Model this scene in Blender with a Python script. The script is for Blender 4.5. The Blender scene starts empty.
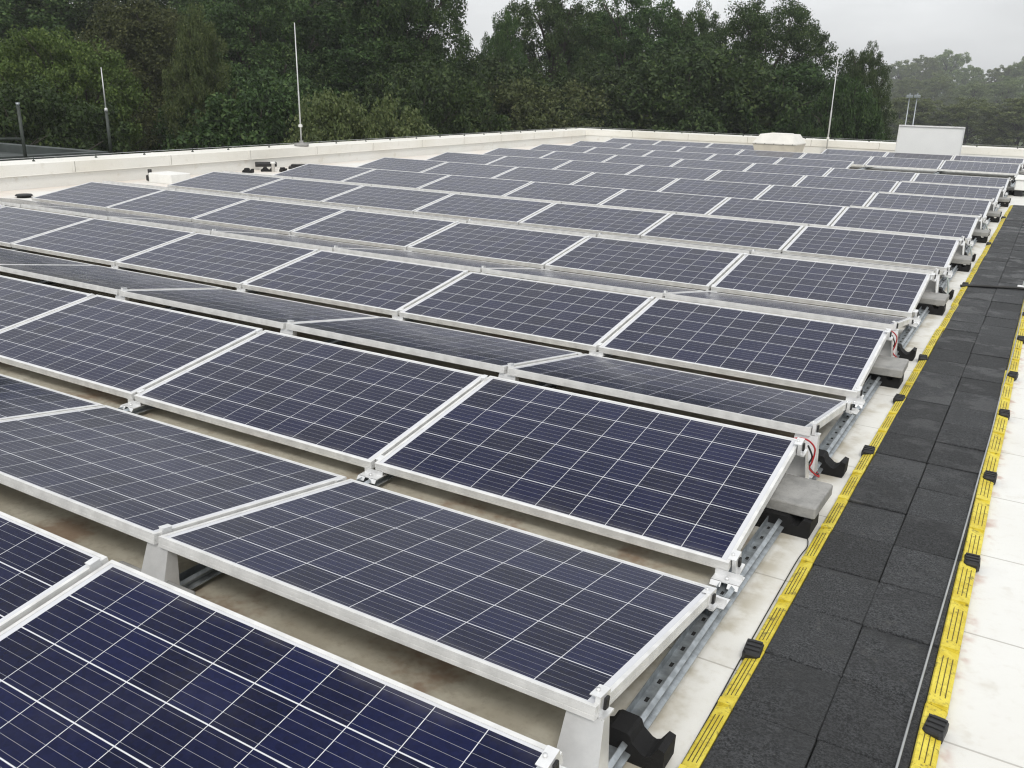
import bpy, math, random
import numpy as np
from mathutils import Vector, Matrix

R = math.radians
scene = bpy.context.scene
COL = scene.collection

# ------------------------------------------------------------------ camera
CX, CY, CZ = 0.7570, -0.5658, 1.7513
YAW, PIT, ROL, FOC = 0.53297, 0.32112, 0.02163, 890.99
F = Vector((-math.sin(YAW) * math.cos(PIT), math.cos(YAW) * math.cos(PIT), -math.sin(PIT)))
R0 = Vector((math.cos(YAW), math.sin(YAW), 0))
U0 = R0.cross(F)
RV = R0 * math.cos(ROL) + U0 * math.sin(ROL)
UV = -R0 * math.sin(ROL) + U0 * math.cos(ROL)
cam_d = bpy.data.cameras.new('camera')
cam = bpy.data.objects.new('camera', cam_d)
COL.objects.link(cam)
cam.matrix_world = Matrix(((RV.x, UV.x, -F.x, CX), (RV.y, UV.y, -F.y, CY), (RV.z, UV.z, -F.z, CZ), (0, 0, 0, 1)))
cam_d.sensor_width = 36.0
cam_d.lens = 36.0 * FOC / 1024.0
cam_d.clip_start = 0.05
cam_d.clip_end = 6000
scene.camera = cam


def ray(u, v):
    return (F + RV * ((u - 512) / FOC) + UV * ((384 - v) / FOC))


def at(u, v, dist):
    """world point on the sight line of a pixel at a horizontal distance"""
    d = ray(u, v)
    h = math.hypot(d.x, d.y)
    return Vector((CX, CY, CZ)) + d * (dist / h)


# ------------------------------------------------------------------ materials
def nmat(name):
    m = bpy.data.materials.new(name)
    m.use_nodes = True
    nt = m.node_tree
    b = nt.nodes['Principled BSDF']
    return m, nt, b


def N(nt, t, **k):
    n = nt.nodes.new(t)
    for a, v in k.items():
        setattr(n, a, v)
    return n


def mth(nt, op, a, b=None, c=None):
    n = nt.nodes.new('ShaderNodeMath')
    n.operation = op
    for i, x in enumerate((a, b, c)):
        if x is None:
            continue
        if isinstance(x, (int, float)):
            n.inputs[i].default_value = x
        else:
            nt.links.new(x, n.inputs[i])
    return n.outputs[0]


def mixc(nt, fac, a, b, blend='MIX'):
    n = nt.nodes.new('ShaderNodeMix')
    n.data_type = 'RGBA'
    n.blend_type = blend
    for sock, x in ((n.inputs[0], fac), (n.inputs[6], a), (n.inputs[7], b)):
        if isinstance(x, (int, float)):
            sock.default_value = x
        elif isinstance(x, tuple):
            sock.default_value = (*x, 1) if len(x) == 3 else x
        else:
            nt.links.new(x, sock)
    return n.outputs[2]


def noise(nt, vec, scale, detail=3, rough=0.55):
    n = nt.nodes.new('ShaderNodeTexNoise')
    n.inputs['Scale'].default_value = scale
    n.inputs['Detail'].default_value = detail
    n.inputs['Roughness'].default_value = rough
    if vec is not None:
        nt.links.new(vec, n.inputs['Vector'])
    return n.outputs['Fac']


def ramp(nt, x, lo, hi, a=0.0, b=1.0):
    n = nt.nodes.new('ShaderNodeMapRange')
    n.interpolation_type = 'SMOOTHSTEP'
    nt.links.new(x, n.inputs[0])
    n.inputs[1].default_value = lo
    n.inputs[2].default_value = hi
    n.inputs[3].default_value = a
    n.inputs[4].default_value = b
    return n.outputs[0]


def objco(nt):
    return nt.nodes.new('ShaderNodeTexCoord').outputs['Object']


def bump(nt, b, h, strength, dist):
    n = nt.nodes.new('ShaderNodeBump')
    n.inputs['Strength'].default_value = strength
    n.inputs['Distance'].default_value = dist
    nt.links.new(h, n.inputs['Height'])
    nt.links.new(n.outputs[0], b.inputs['Normal'])


def simple(name, col, rough=0.5, metal=0.0, var=0.12, scale=8.0, bmp=0.0, bscale=60.0):
    m, nt, b = nmat(name)
    co = objco(nt)
    f = noise(nt, co, scale, 4)
    f2 = ramp(nt, f, 0.3, 0.7, 1 - var, 1 + var)
    mul = N(nt, 'ShaderNodeMix')
    v = N(nt, 'ShaderNodeCombineColor')
    for i in range(3):
        nt.links.new(mth(nt, 'MULTIPLY', f2, col[i]), v.inputs[i])
    nt.nodes.remove(mul)
    nt.links.new(v.outputs[0], b.inputs['Base Color'])
    b.inputs['Roughness'].default_value = rough
    b.inputs['Metallic'].default_value = metal
    if bmp:
        bump(nt, b, noise(nt, co, bscale, 3), bmp, 0.004)
    return m


M = {}
M['alu'] = simple('anodised_aluminium', (0.71, 0.71, 0.695), 0.42, 0.2, 0.11, 11)
M['alu_bright'] = simple('bright_aluminium', (0.78, 0.785, 0.785), 0.35, 0.45, 0.05, 20)
M['zinc'] = simple('galvanised_steel', (0.36, 0.39, 0.41), 0.42, 0.65, 0.25, 25)
M['dark_slot'] = simple('slot_black', (0.012, 0.012, 0.012), 0.8, 0, 0.1)
M['groove'] = simple('yellow_groove_dark', (0.085, 0.066, 0.014), 0.8, 0, 0.4, 40)  # dark brown tone of the drawn groove lines
M['black_plastic'] = simple('black_plastic', (0.012, 0.012, 0.013), 0.55, 0, 0.2, 30)
M['foot_rubber'] = simple('foot_rubber', (0.0035, 0.0035, 0.004), 0.85, 0, 0.3, 60, 0.4, 220)
M['red'] = simple('red_cable', (0.42, 0.02, 0.025), 0.4, 0, 0.1)
M['steel_rod'] = simple('rod_metal', (0.40, 0.41, 0.41), 0.45, 0.5, 0.15, 12)
M['grey_cable'] = simple('grey_cable', (0.30, 0.34, 0.31), 0.5, 0, 0.1)
M['wire_black'] = simple('wire_black', (0.02, 0.02, 0.02), 0.6, 0, 0.1)
M['backsheet'] = simple('white_backsheet', (0.72, 0.73, 0.72), 0.45, 0, 0.02, 3)
M['vent_cream'] = simple('vent_cream', (0.76, 0.745, 0.69), 0.5, 0, 0.05, 4)
M['white_plastic'] = simple('white_plastic', (0.78, 0.78, 0.75), 0.45, 0, 0.05, 6)
M['dark_roof'] = simple('dark_roofing', (0.045, 0.055, 0.052), 0.8, 0, 0.3, 1.5)
M['dark_steel'] = simple('dark_post_steel', (0.045, 0.055, 0.047), 0.55, 0.2, 0.25, 6)
M['mast'] = simple('mast_metal', (0.60, 0.61, 0.60), 0.4, 0.3, 0.05)
M['facade'] = simple('grey_facade', (0.42, 0.42, 0.40), 0.7, 0, 0.1, 1)


def concrete():
    m, nt, b = nmat('concrete')
    co = objco(nt)
    f = noise(nt, co, 9, 5, 0.65)
    g = noise(nt, co, 120, 2)
    c = mixc(nt, ramp(nt, f, 0.3, 0.7), (0.23, 0.23, 0.22), (0.35, 0.345, 0.33))
    c = mixc(nt, ramp(nt, g, 0.6, 0.75, 0, 0.5), c, (0.14, 0.14, 0.135))
    nt.links.new(c, b.inputs['Base Color'])
    b.inputs['Roughness'].default_value = 0.9
    bump(nt, b, mth(nt, 'ADD', mth(nt, 'MULTIPLY', f, 0.8), g), 0.5, 0.004)
    return m


M['concrete'] = concrete()


def rubber_tile():
    m, nt, b = nmat('granulate_rubber')
    co = objco(nt)
    oi = N(nt, 'ShaderNodeObjectInfo')
    off = N(nt, 'ShaderNodeVectorMath', operation='ADD')
    nt.links.new(co, off.inputs[0])
    sc = N(nt, 'ShaderNodeVectorMath', operation='SCALE')
    nt.links.new(oi.outputs['Location'], sc.inputs[0])
    sc.inputs['Scale'].default_value = 3.7
    nt.links.new(sc.outputs[0], off.inputs[1])
    v = off.outputs[0]
    mp = N(nt, 'ShaderNodeMapping')
    mp.inputs['Rotation'].default_value = (0, 0, 0.9)
    mp.inputs['Scale'].default_value = (1.0, 2.6, 1.0)
    nt.links.new(v, mp.inputs['Vector'])
    g = noise(nt, v, 150, 3, 0.75)
    h = noise(nt, mp.outputs[0], 34, 5, 0.8)
    l = noise(nt, v, 7, 3)
    c = mixc(nt, ramp(nt, g, 0.40, 0.64), (0.006, 0.007, 0.008), (0.066, 0.069, 0.073))
    c = mixc(nt, ramp(nt, h, 0.52, 0.68, 0, 0.65), c, (0.115, 0.118, 0.122))
    c = mixc(nt, ramp(nt, l, 0.45, 0.7, 0, 0.45), c, (0.024, 0.025, 0.026))
    sp = N(nt, 'ShaderNodeTexVoronoi')
    sp.inputs['Scale'].default_value = 48
    nt.links.new(v, sp.inputs['Vector'])
    c = mixc(nt, ramp(nt, sp.outputs['Distance'], 0.05, 0.09, 0.5, 0.0), c, (0.16, 0.15, 0.13))
    damp = ramp(nt, noise(nt, v, 2.3, 5, 0.65), 0.47, 0.62)
    rv = ramp(nt, oi.outputs['Random'], 0, 1, 0.72, 1.32)
    hsv = N(nt, 'ShaderNodeHueSaturation')
    nt.links.new(c, hsv.inputs['Color'])
    nt.links.new(mth(nt, 'MULTIPLY', rv, ramp(nt, damp, 0, 1, 1.12, 0.72)), hsv.inputs['Value'])
    c = hsv.outputs[0]
    c = mixc(nt, ramp(nt, noise(nt, v, 11, 5, 0.7), 0.60, 0.75, 0, 0.4), c, (0.13, 0.125, 0.11))
    nt.links.new(c, b.inputs['Base Color'])
    nt.links.new(ramp(nt, damp, 0, 1, 0.78, 0.42), b.inputs['Roughness'])
    hs = mth(nt, 'ADD', mth(nt, 'MULTIPLY', h, 1.6), mth(nt, 'MULTIPLY', g, 0.5))
    bump(nt, b, hs, 1.0, 0.010)
    return m


M['tile'] = rubber_tile()


def yellow():
    m, nt, b = nmat('yellow_rubber')
    co = objco(nt)
    oi = N(nt, 'ShaderNodeObjectInfo')
    ad = N(nt, 'ShaderNodeVectorMath', operation='ADD')
    nt.links.new(co, ad.inputs[0])
    nt.links.new(oi.outputs['Location'], ad.inputs[1])
    rs = N(nt, 'ShaderNodeVectorMath', operation='SCALE')
    nt.links.new(ad.outputs[0], rs.inputs[0])
    nt.links.new(ramp(nt, oi.outputs['Random'], 0, 1, 0.8, 1.3), rs.inputs['Scale'])
    v = rs.outputs[0]
    f = noise(nt, v, 9, 5, 0.7)
    g = noise(nt, v, 60, 4, 0.75)
    k = noise(nt, v, 26, 5, 0.75)
    c = mixc(nt, ramp(nt, f, 0.3, 0.7), (0.56, 0.43, 0.018), (0.74, 0.63, 0.08))
    c = mixc(nt, ramp(nt, g, 0.50, 0.72, 0, 0.65), c, (0.26, 0.20, 0.035))
    c = mixc(nt, ramp(nt, k, 0.56, 0.66, 0, 0.7), c, (0.085, 0.07, 0.03))
    nt.links.new(c, b.inputs['Base Color'])
    b.inputs['Roughness'].default_value = 0.6
    bump(nt, b, g, 0.5, 0.003)
    return m


M['yellow'] = yellow()


def membrane(pos_dirt=True):
    m, nt, b = nmat('roof_membrane' if pos_dirt else 'membrane_upstand')
    co = objco(nt)
    sx = N(nt, 'ShaderNodeSeparateXYZ')
    nt.links.new(co, sx.inputs[0])
    x, y = sx.outputs[0], sx.outputs[1]
    big = noise(nt, co, 0.6, 4, 0.6)
    mid = noise(nt, co, 3.2, 5, 0.65)
    fine = noise(nt, co, 24, 4, 0.7)
    c = mixc(nt, ramp(nt, big, 0.35, 0.7), (0.75, 0.75, 0.72), (0.69, 0.68, 0.635))
    c = mixc(nt, ramp(nt, fine, 0.5, 0.8, 0, 0.35), c, (0.58, 0.55, 0.48))
    # brown water stains with an outline of their own
    c = mixc(nt, ramp(nt, mid, 0.58, 0.70, 0, 0.36), c, (0.48, 0.43, 0.34))
    if pos_dirt:
        # silt washed under the array and caked between the rows
        wob = mth(nt, 'MULTIPLY', mth(nt, 'SUBTRACT', mid, 0.5), 0.35)
        xe = mth(nt, 'ADD', x, wob)
        a = ramp(nt, xe, -0.16, -0.02, 1, 0)
        a2 = ramp(nt, xe, -12.0, -11.5, 0, 1)
        dm = mth(nt, 'MULTIPLY', mth(nt, 'MULTIPLY', a, a2), mth(nt, 'SUBTRACT', 1.0, mth(nt, 'MULTIPLY', ramp(nt, y, 20.2, 21.0), ramp(nt, x, -3.6, -3.2))))
        silt = mixc(nt, ramp(nt, mid, 0.3, 0.7), (0.46, 0.42, 0.33), (0.62, 0.59, 0.49))
        silt = mixc(nt, ramp(nt, fine, 0.45, 0.75, 0, 0.6), silt, (0.34, 0.295, 0.22))
        blot = noise(nt, co, 1.7, 5, 0.7)
        silt = mixc(nt, ramp(nt, blot, 0.50, 0.62, 0, 0.75), silt, (0.26, 0.15, 0.085))
        silt = mixc(nt, ramp(nt, noise(nt, co, 2.4, 6, 0.7), 0.52, 0.68, 0, 0.6), silt, (0.24, 0.21, 0.155))
        c = mixc(nt, mth(nt, 'MULTIPLY', dm, 0.94), c, silt)
        # drying rings left by puddles
        ring = mth(nt, 'ABSOLUTE', mth(nt, 'SUBTRACT', noise(nt, co, 1.3, 2, 0.4), 0.56))
        c = mixc(nt, mth(nt, 'MULTIPLY', mth(nt, 'MULTIPLY', ramp(nt, ring, 0.0, 0.006, 0.34, 0), ramp(nt, mid, 0.46, 0.6)), mth(nt, 'LESS_THAN', x, 0.1)), c, (0.42, 0.38, 0.30))
        # strip beside the rail : patchy brown
        s1 = mth(nt, 'MULTIPLY', ramp(nt, x, -0.1, 0.02), ramp(nt, x, 0.06, 0.17, 1, 0))
        c = mixc(nt, mth(nt, 'MULTIPLY', s1, ramp(nt, noise(nt, co, 6, 4), 0.42, 0.66, 0.18, 0.8)), c, (0.40, 0.36, 0.27))
        # rusty bleeding beside the right yellow edge
        s2 = mth(nt, 'MULTIPLY', ramp(nt, x, 0.74, 0.765), ramp(nt, mth(nt, 'ADD', x, mth(nt, 'MULTIPLY', wob, 0.25)), 0.775, 0.815, 1, 0))
        c = mixc(nt, mth(nt, 'MULTIPLY', s2, ramp(nt, noise(nt, co, 9, 3), 0.48, 0.66, 0, 0.5)), c, (0.36, 0.12, 0.07))
        # pinkish open roof on the far left and far end
        s3 = ramp(nt, x, -12.2, -11.4, 0.55, 0)
        c = mixc(nt, mth(nt, 'MULTIPLY', s3, ramp(nt, big, 0.35, 0.6)), c, (0.72, 0.62, 0.54))
        # welded sheet seams
        ys = mth(nt, 'ABSOLUTE', mth(nt, 'SUBTRACT', mth(nt, 'FRACT', mth(nt, 'MULTIPLY', mth(nt, 'SUBTRACT', y, 1.57), 1 / 0.64)), 0.5))
        ln = ramp(nt, ys, 0.0, 0.010, 1, 0)
        c = mixc(nt, mth(nt, 'MULTIPLY', ln, 0.7), c, (0.30, 0.28, 0.24))
        bump(nt, b, mth(nt, 'ADD', ln, mth(nt, 'MULTIPLY', fine, 0.6)), 0.35, 0.004)
    nt.links.new(c, b.inputs['Base Color'])
    b.inputs['Roughness'].default_value = 0.55
    return m


M['membrane'] = membrane(True)
M['upstand'] = membrane(False)


def coping():
    m, nt, b = nmat('coping_sheet')
    co = objco(nt)
    big = noise(nt, co, 0.7, 4)
    fine = noise(nt, co, 9, 4)
    c = mixc(nt, ramp(nt, big, 0.35, 0.7), (0.80, 0.79, 0.74), (0.73, 0.71, 0.64))
    c = mixc(nt, ramp(nt, fine, 0.55, 0.75, 0, 0.3), c, (0.55, 0.52, 0.44))
    nt.links.new(c, b.inputs['Base Color'])
    b.inputs['Roughness'].default_value = 0.5
    return m


M['coping'] = coping()


def cells():
    m, nt, b = nmat('solar_cells_under_glass')
    co = objco(nt)
    sx = N(nt, 'ShaderNodeSeparateXYZ')
    nt.links.new(co, sx.inputs[0])
    px = 0.1585
    x = mth(nt, 'ADD', sx.outputs[0], 1.65 - (1.65 - 10 * px) / 2)
    y = mth(nt, 'SUBTRACT', sx.outputs[1], (0.992 - 6 * px) / 2)
    cx = mth(nt, 'MULTIPLY', x, 1 / px)
    cy = mth(nt, 'MULTIPLY', y, 1 / px)
    fx, fy = mth(nt, 'FRACT', cx), mth(nt, 'FRACT', cy)
    dx = mth(nt, 'SUBTRACT', 0.5, mth(nt, 'ABSOLUTE', mth(nt, 'SUBTRACT', fx, 0.5)))
    dy = mth(nt, 'SUBTRACT', 0.5, mth(nt, 'ABSOLUTE', mth(nt, 'SUBTRACT', fy, 0.5)))
    gapx = mth(nt, 'LESS_THAN', dx, 0.0080)
    gapy = mth(nt, 'LESS_THAN', dy, 0.0130)
    inx = mth(nt, 'MULTIPLY', mth(nt, 'GREATER_THAN', cx, 0.0), mth(nt, 'LESS_THAN', cx, 10.0))
    iny = mth(nt, 'MULTIPLY', mth(nt, 'GREATER_THAN', cy, 0.0), mth(nt, 'LESS_THAN', cy, 6.0))
    white = mth(nt, 'SUBTRACT', 1.0, mth(nt, 'MULTIPLY', mth(nt, 'MULTIPLY', inx, iny), mth(nt, 'MULTIPLY', mth(nt, 'SUBTRACT', 1.0, gapx), mth(nt, 'SUBTRACT', 1.0, gapy))))
    bb = mth(nt, 'ABSOLUTE', mth(nt, 'SUBTRACT', mth(nt, 'FRACT', mth(nt, 'MULTIPLY', fy, 5.0)), 0.5))
    bus = mth(nt, 'LESS_THAN', bb, 0.014)
    # multicrystalline grain and cell to cell tint
    ci = N(nt, 'ShaderNodeCombineXYZ')
    nt.links.new(mth(nt, 'FLOOR', cx), ci.inputs[0])
    nt.links.new(mth(nt, 'FLOOR', cy), ci.inputs[1])
    oi = N(nt, 'ShaderNodeObjectInfo')
    nt.links.new(mth(nt, 'MULTIPLY', oi.outputs['Random'], 91.0), ci.inputs[2])
    wn = N(nt, 'ShaderNodeTexWhiteNoise')
    wn.noise_dimensions = '3D'
    nt.links.new(ci.outputs[0], wn.inputs['Vector'])
    vor = N(nt, 'ShaderNodeTexVoronoi')
    vor.inputs['Scale'].default_value = 90
    nt.links.new(co, vor.inputs['Vector'])
    gs = N(nt, 'ShaderNodeSeparateColor')
    nt.links.new(vor.outputs['Color'], gs.inputs[0])
    t = mth(nt, 'ADD', mth(nt, 'MULTIPLY', wn.outputs['Value'], 0.6), mth(nt, 'MULTIPLY', gs.outputs[0], 0.4))
    c = mixc(nt, t, (0.0013, 0.0026, 0.017), (0.0046, 0.0082, 0.049))
    c = mixc(nt, mth(nt, 'MULTIPLY', oi.outputs['Random'], 0.35), c, (0.0045, 0.0055, 0.026))
    c = mixc(nt, mth(nt, 'MULTIPLY', bus, 0.8), c, (0.42, 0.43, 0.46))
    c = mixc(nt, white, c, (0.62, 0.63, 0.66))
    # thin dust film, heavier along the low edge where rain leaves it
    d1 = noise(nt, co, 5.0, 5, 0.7)
    d2 = noise(nt, co, 160, 2, 0.7)
    dust = mth(nt, 'ADD', ramp(nt, d1, 0.35, 0.8, 0.0, 0.014), ramp(nt, d2, 0.66, 0.78, 0, 0.02))
    edge = mth(nt, 'MINIMUM', sx.outputs[1], mth(nt, 'SUBTRACT', 0.992, sx.outputs[1]))
    ow = N(nt, 'ShaderNodeVectorMath', operation='ADD')
    nt.links.new(co, ow.inputs[0])
    nt.links.new(oi.outputs['Location'], ow.inputs[1])
    d3 = noise(nt, ow.outputs[0], 2.6, 5, 0.7)
    low = mth(nt, 'MULTIPLY', ramp(nt, edge, 0.012, 0.075, 0.10, 0.0), ramp(nt, d3, 0.35, 0.65))
    dust = mth(nt, 'ADD', mth(nt, 'ADD', dust, low), ramp(nt, d3, 0.48, 0.75, 0.0, 0.022))
    c = mixc(nt, dust, c, (0.38, 0.36, 0.32))
    dv = N(nt, 'ShaderNodeTexVoronoi')
    dv.inputs['Scale'].default_value = 3.1
    nt.links.new(ow.outputs[0], dv.inputs['Vector'])
    dvs = N(nt, 'ShaderNodeSeparateColor')
    nt.links.new(dv.outputs['Color'], dvs.inputs[0])
    spot = mth(nt, 'MULTIPLY', ramp(nt, mth(nt, 'ADD', dv.outputs['Distance'], mth(nt, 'MULTIPLY', mth(nt, 'SUBTRACT', noise(nt, co, 90, 2), 0.5), 0.04)), 0.012, 0.022, 0.8, 0.0), mth(nt, 'GREATER_THAN', dvs.outputs[0], 0.80))
    c = mixc(nt, spot, c, (0.62, 0.61, 0.57))
    nt.links.new(c, b.inputs['Base Color'])
    b.inputs['IOR'].default_value = 1.24
    rg = mth(nt, 'ADD', ramp(nt, d1, 0.3, 0.75, 0.10, 0.20), 0.0)
    nt.links.new(rg, b.inputs['Roughness'])
    return m


M['cells'] = cells()


def leafmat(name, dark, mid, light):
    m, nt, b = nmat(name)
    geo = N(nt, 'ShaderNodeNewGeometry')
    co = objco(nt)
    oi = N(nt, 'ShaderNodeObjectInfo')
    big = noise(nt, co, 0.55, 3)
    r = geo.outputs['Random Per Island']
    t = mth(nt, 'ADD', mth(nt, 'MULTIPLY', r, 0.55), mth(nt, 'MULTIPLY', big, 0.55))
    c = mixc(nt, ramp(nt, t, 0.2, 0.62), dark, mid)
    c = mixc(nt, ramp(nt, t, 0.62, 0.95), c, light)
    hs = N(nt, 'ShaderNodeHueSaturation')
    nt.links.new(c, hs.inputs['Color'])
    nt.links.new(ramp(nt, oi.outputs['Random'], 0, 1, 0.485, 0.51), hs.inputs['Hue'])
    nt.links.new(ramp(nt, oi.outputs['Random'], 0, 1, 0.8, 1.15), hs.inputs['Value'])
    nt.links.new(hs.outputs[0], b.inputs['Base Color'])
    b.inputs['Roughness'].default_value = 0.6
    b.inputs['Specular IOR Level'].default_value = 0.25
    tr = N(nt, 'ShaderNodeBsdfTranslucent')
    nt.links.new(hs.outputs[0], tr.inputs['Color'])
    mx = N(nt, 'ShaderNodeMixShader')
    mx.inputs[0].default_value = 0.25
    nt.links.new(b.outputs[0], mx.inputs[1])
    nt.links.new(tr.outputs[0], mx.inputs[2])
    nt.links.new(mx.outputs[0], nt.nodes['Material Output'].inputs['Surface'])
    return m


M['leaf_dark'] = leafmat('leaves_dark_green', (0.015, 0.032, 0.008), (0.040, 0.075, 0.019), (0.105, 0.150, 0.045))
M['leaf_green'] = leafmat('leaves_full_green', (0.020, 0.042, 0.011), (0.050, 0.092, 0.025), (0.125, 0.175, 0.055))
M['leaf_mid'] = leafmat('leaves_mid_green', (0.045, 0.088, 0.016), (0.092, 0.165, 0.034), (0.18, 0.26, 0.065))
M['leaf_pale'] = leafmat('leaves_pale_green', (0.045, 0.066, 0.020), (0.095, 0.125, 0.042), (0.18, 0.205, 0.085))
M['leaf_olive'] = leafmat('leaves_olive', (0.034, 0.050, 0.014), (0.072, 0.092, 0.028), (0.150, 0.165, 0.060))
M['leaf_far_hazed'] = leafmat('leaves_far_hazed', (0.085, 0.120, 0.045), (0.160, 0.210, 0.078), (0.25, 0.30, 0.12))  # leaf colour made paler to carry part of the distance haze
M['bark'] = simple('bark', (0.05, 0.042, 0.034), 0.9, 0, 0.3, 3)


def grass():
    m, nt, b = nmat('grass_ground')
    co = objco(nt)
    f = noise(nt, co, 0.3, 5)
    g = noise(nt, co, 6, 4)
    c = mixc(nt, ramp(nt, f, 0.35, 0.65), (0.045, 0.07, 0.025), (0.08, 0.10, 0.04))
    c = mixc(nt, ramp(nt, g, 0.5, 0.8, 0, 0.4), c, (0.10, 0.085, 0.05))
    nt.links.new(c, b.inputs['Base Color'])
    b.inputs['Roughness'].default_value = 0.9
    return m


M['grass'] = grass()

# ------------------------------------------------------------------ mesh helpers


class MB:
    """collects shapes; build() links them as ONE mesh object"""

    def __init__(self):
        self.v, self.f, self.m, self.sm = [], [], [], []

    def add(self, vs, fs, mi=0, smooth=False):
        o = len(self.v)
        self.v += [tuple(p) for p in vs]
        for f in fs:
            self.f.append([i + o for i in f])
            self.m.append(mi)
            self.sm.append(smooth)

    def box(self, a, b, mi=0, xf=None):
        (x0, y0, z0), (x1, y1, z1) = a, b
        vs = [(x0, y0, z0), (x1, y0, z0), (x1, y1, z0), (x0, y1, z0), (x0, y0, z1), (x1, y0, z1), (x1, y1, z1), (x0, y1, z1)]
        if xf:
            vs = [xf(p) for p in vs]
        self.add(vs, [(0, 3, 2, 1), (4, 5, 6, 7), (0, 1, 5, 4), (1, 2, 6, 5), (2, 3, 7, 6), (3, 0, 4, 7)], mi)

    def cbox(self, a, b, c, mi=0, xf=None):
        """box with chamfered vertical edges and top edge"""
        (x0, y0, z0), (x1, y1, z1) = a, b

        def ring(i, z):
            xa, xb, ya, yb = x0 + i, x1 - i, y0 + i, y1 - i
            k = c
            return [(xa + k, ya, z), (xb - k, ya, z), (xb, ya + k, z), (xb, yb - k, z), (xb - k, yb, z), (xa + k, yb, z), (xa, yb - k, z), (xa, ya + k, z)]
        vs = ring(c * 0.6, z0) + ring(0, z0 + c * 0.6) + ring(0, z1 - c) + ring(c * 0.35, z1 - c * 0.35) + ring(c, z1)
        if xf:
            vs = [xf(p) for p in vs]
        fs = [tuple(range(7, -1, -1)), tuple(range(32, 40))]
        for r in range(4):
            for i in range(8):
                j = (i + 1) % 8
                fs.append((r * 8 + i, r * 8 + j, r * 8 + 8 + j, r * 8 + 8 + i))
        self.add(vs, fs, mi)

    def prism(self, prof, axis, a, b, mi=0, xf=None):
        """closed 2D profile extruded along an axis (profile counter-clockwise)"""
        n = len(prof)

        def p3(p, t):
            return {'x': (t, p[0], p[1]), 'y': (p[0], t, p[1]), 'z': (p[0], p[1], t)}[axis]
        vs = [p3(p, a) for p in prof] + [p3(p, b) for p in prof]
        if xf:
            vs = [xf(p) for p in vs]
        fs = [tuple(range(n)), tuple(range(2 * n - 1, n - 1, -1))]
        for i in range(n):
            j = (i + 1) % n
            fs.append((i, i + n, j + n, j))
        self.add(vs, fs, mi)

    def tube(self, pts, rad, mi=0, n=7, cap=True):
        pts = [Vector(p) for p in pts]
        k = len(pts)
        rads = rad if isinstance(rad, (list, tuple)) else [rad] * k
        vs = []
        up = Vector((0.123, 0.231, 0.97))
        for i, p in enumerate(pts):
            t = (pts[min(i + 1, k - 1)] - pts[max(i - 1, 0)]).normalized()
            s = t.cross(up)
            if s.length < 0.05:
                s = t.cross(Vector((1, 0, 0)))
            s.normalize()
            q = s.cross(t)
            for j in range(n):
                an = 2 * math.pi * j / n
                vs.append(p + (s * math.cos(an) + q * math.sin(an)) * rads[i])
        fs = []
        for i in range(k - 1):
            for j in range(n):
                jj = (j + 1) % n
                fs.append((i * n + j, i * n + jj, (i + 1) * n + jj, (i + 1) * n + j))
        if cap:
            fs.append(tuple(range(n - 1, -1, -1)))
            fs.append(tuple((k - 1) * n + j for j in range(n)))
        self.add(vs, fs, mi, True)

    def mesh(self, name, mats):
        me = bpy.data.meshes.new(name)
        me.from_pydata(self.v, [], self.f)
        for m in (mats if isinstance(mats, (list, tuple)) else [mats]):
            me.materials.append(m)
        me.polygons.foreach_set('material_index', self.m)
        me.polygons.foreach_set('use_smooth', self.sm)
        me.update()
        return me

    def build(self, name, mats, parent=None):
        o = bpy.data.objects.new(name, self.mesh(name, mats))
        COL.objects.link(o)
        if parent:
            o.parent = parent
        return o


def tag(o, label, cat, group=None):
    o['label'] = label
    o['category'] = cat
    if group:
        o['group'] = group
    return o


def structure(o):
    o['kind'] = 'structure'
    return o


def empty(name, loc=(0, 0, 0), rot=(0, 0, 0)):
    o = bpy.data.objects.new(name, None)
    o.empty_display_size = 0.1
    COL.objects.link(o)
    o.location = loc
    o.rotation_euler = rot
    return o


def child(name, me, parent, loc=(0, 0, 0)):
    o = bpy.data.objects.new(name, me)
    COL.objects.link(o)
    o.parent = parent
    o.location = loc
    return o


ORD = ['first', 'second', 'third', 'fourth', 'fifth', 'sixth', 'seventh', 'eighth', 'ninth', 'tenth', 'eleventh', 'twelfth',
       'thirteenth', 'fourteenth', 'fifteenth', 'sixteenth', 'seventeenth', 'eighteenth']
rnd = random.Random(5)

# ------------------------------------------------------------------ array dimensions
L = 1.672
PL, PW, PT = 1.650, 0.992, 0.038
TILT = 0.15807
H0 = 0.120
W = PW * math.cos(TILT)
H1 = H0 + PW * math.sin(TILT)
GR, GV = 0.1816, 0.1851
P = 2 * W + GR + GV
NCOL, NROW = 7, 12
YF = 28.75        # inner face of the far parapet
XL = -13.75       # inner face of the left parapet
GZ = -7.0         # ground below the building

# ------------------------------------------------------------------ setting: ground, roof deck, walls
mb = MB()
mb.box((-1500, -1500, GZ - 0.4), (1500, 1500, GZ))
structure(mb.build('ground', M['grass']))

mb = MB()
mb.box((XL, -9.0, -0.35), (14.0, YF, 0.0))
structure(mb.build('roof_deck', M['membrane']))

# building below the roof and its parapet
par = empty('parapet_wall', (XL, YF, 0))
tag(par, 'cream sheet-metal parapet wall running round the white roof', 'wall')
WT = 0.44


def loc_of(o):
    def f(p):
        return (p[0] - o.location.x, p[1] - o.location.y, p[2] - o.location.z)
    return f


lf = loc_of(par)
mb = MB()
mb.box((XL - WT, -9.0, GZ), (XL - 0.002, YF + WT, 0.345), 0, lf)
mb.box((XL - 0.002, YF + 0.002, GZ), (14.0, YF + WT, 0.345), 0, lf)
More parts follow.
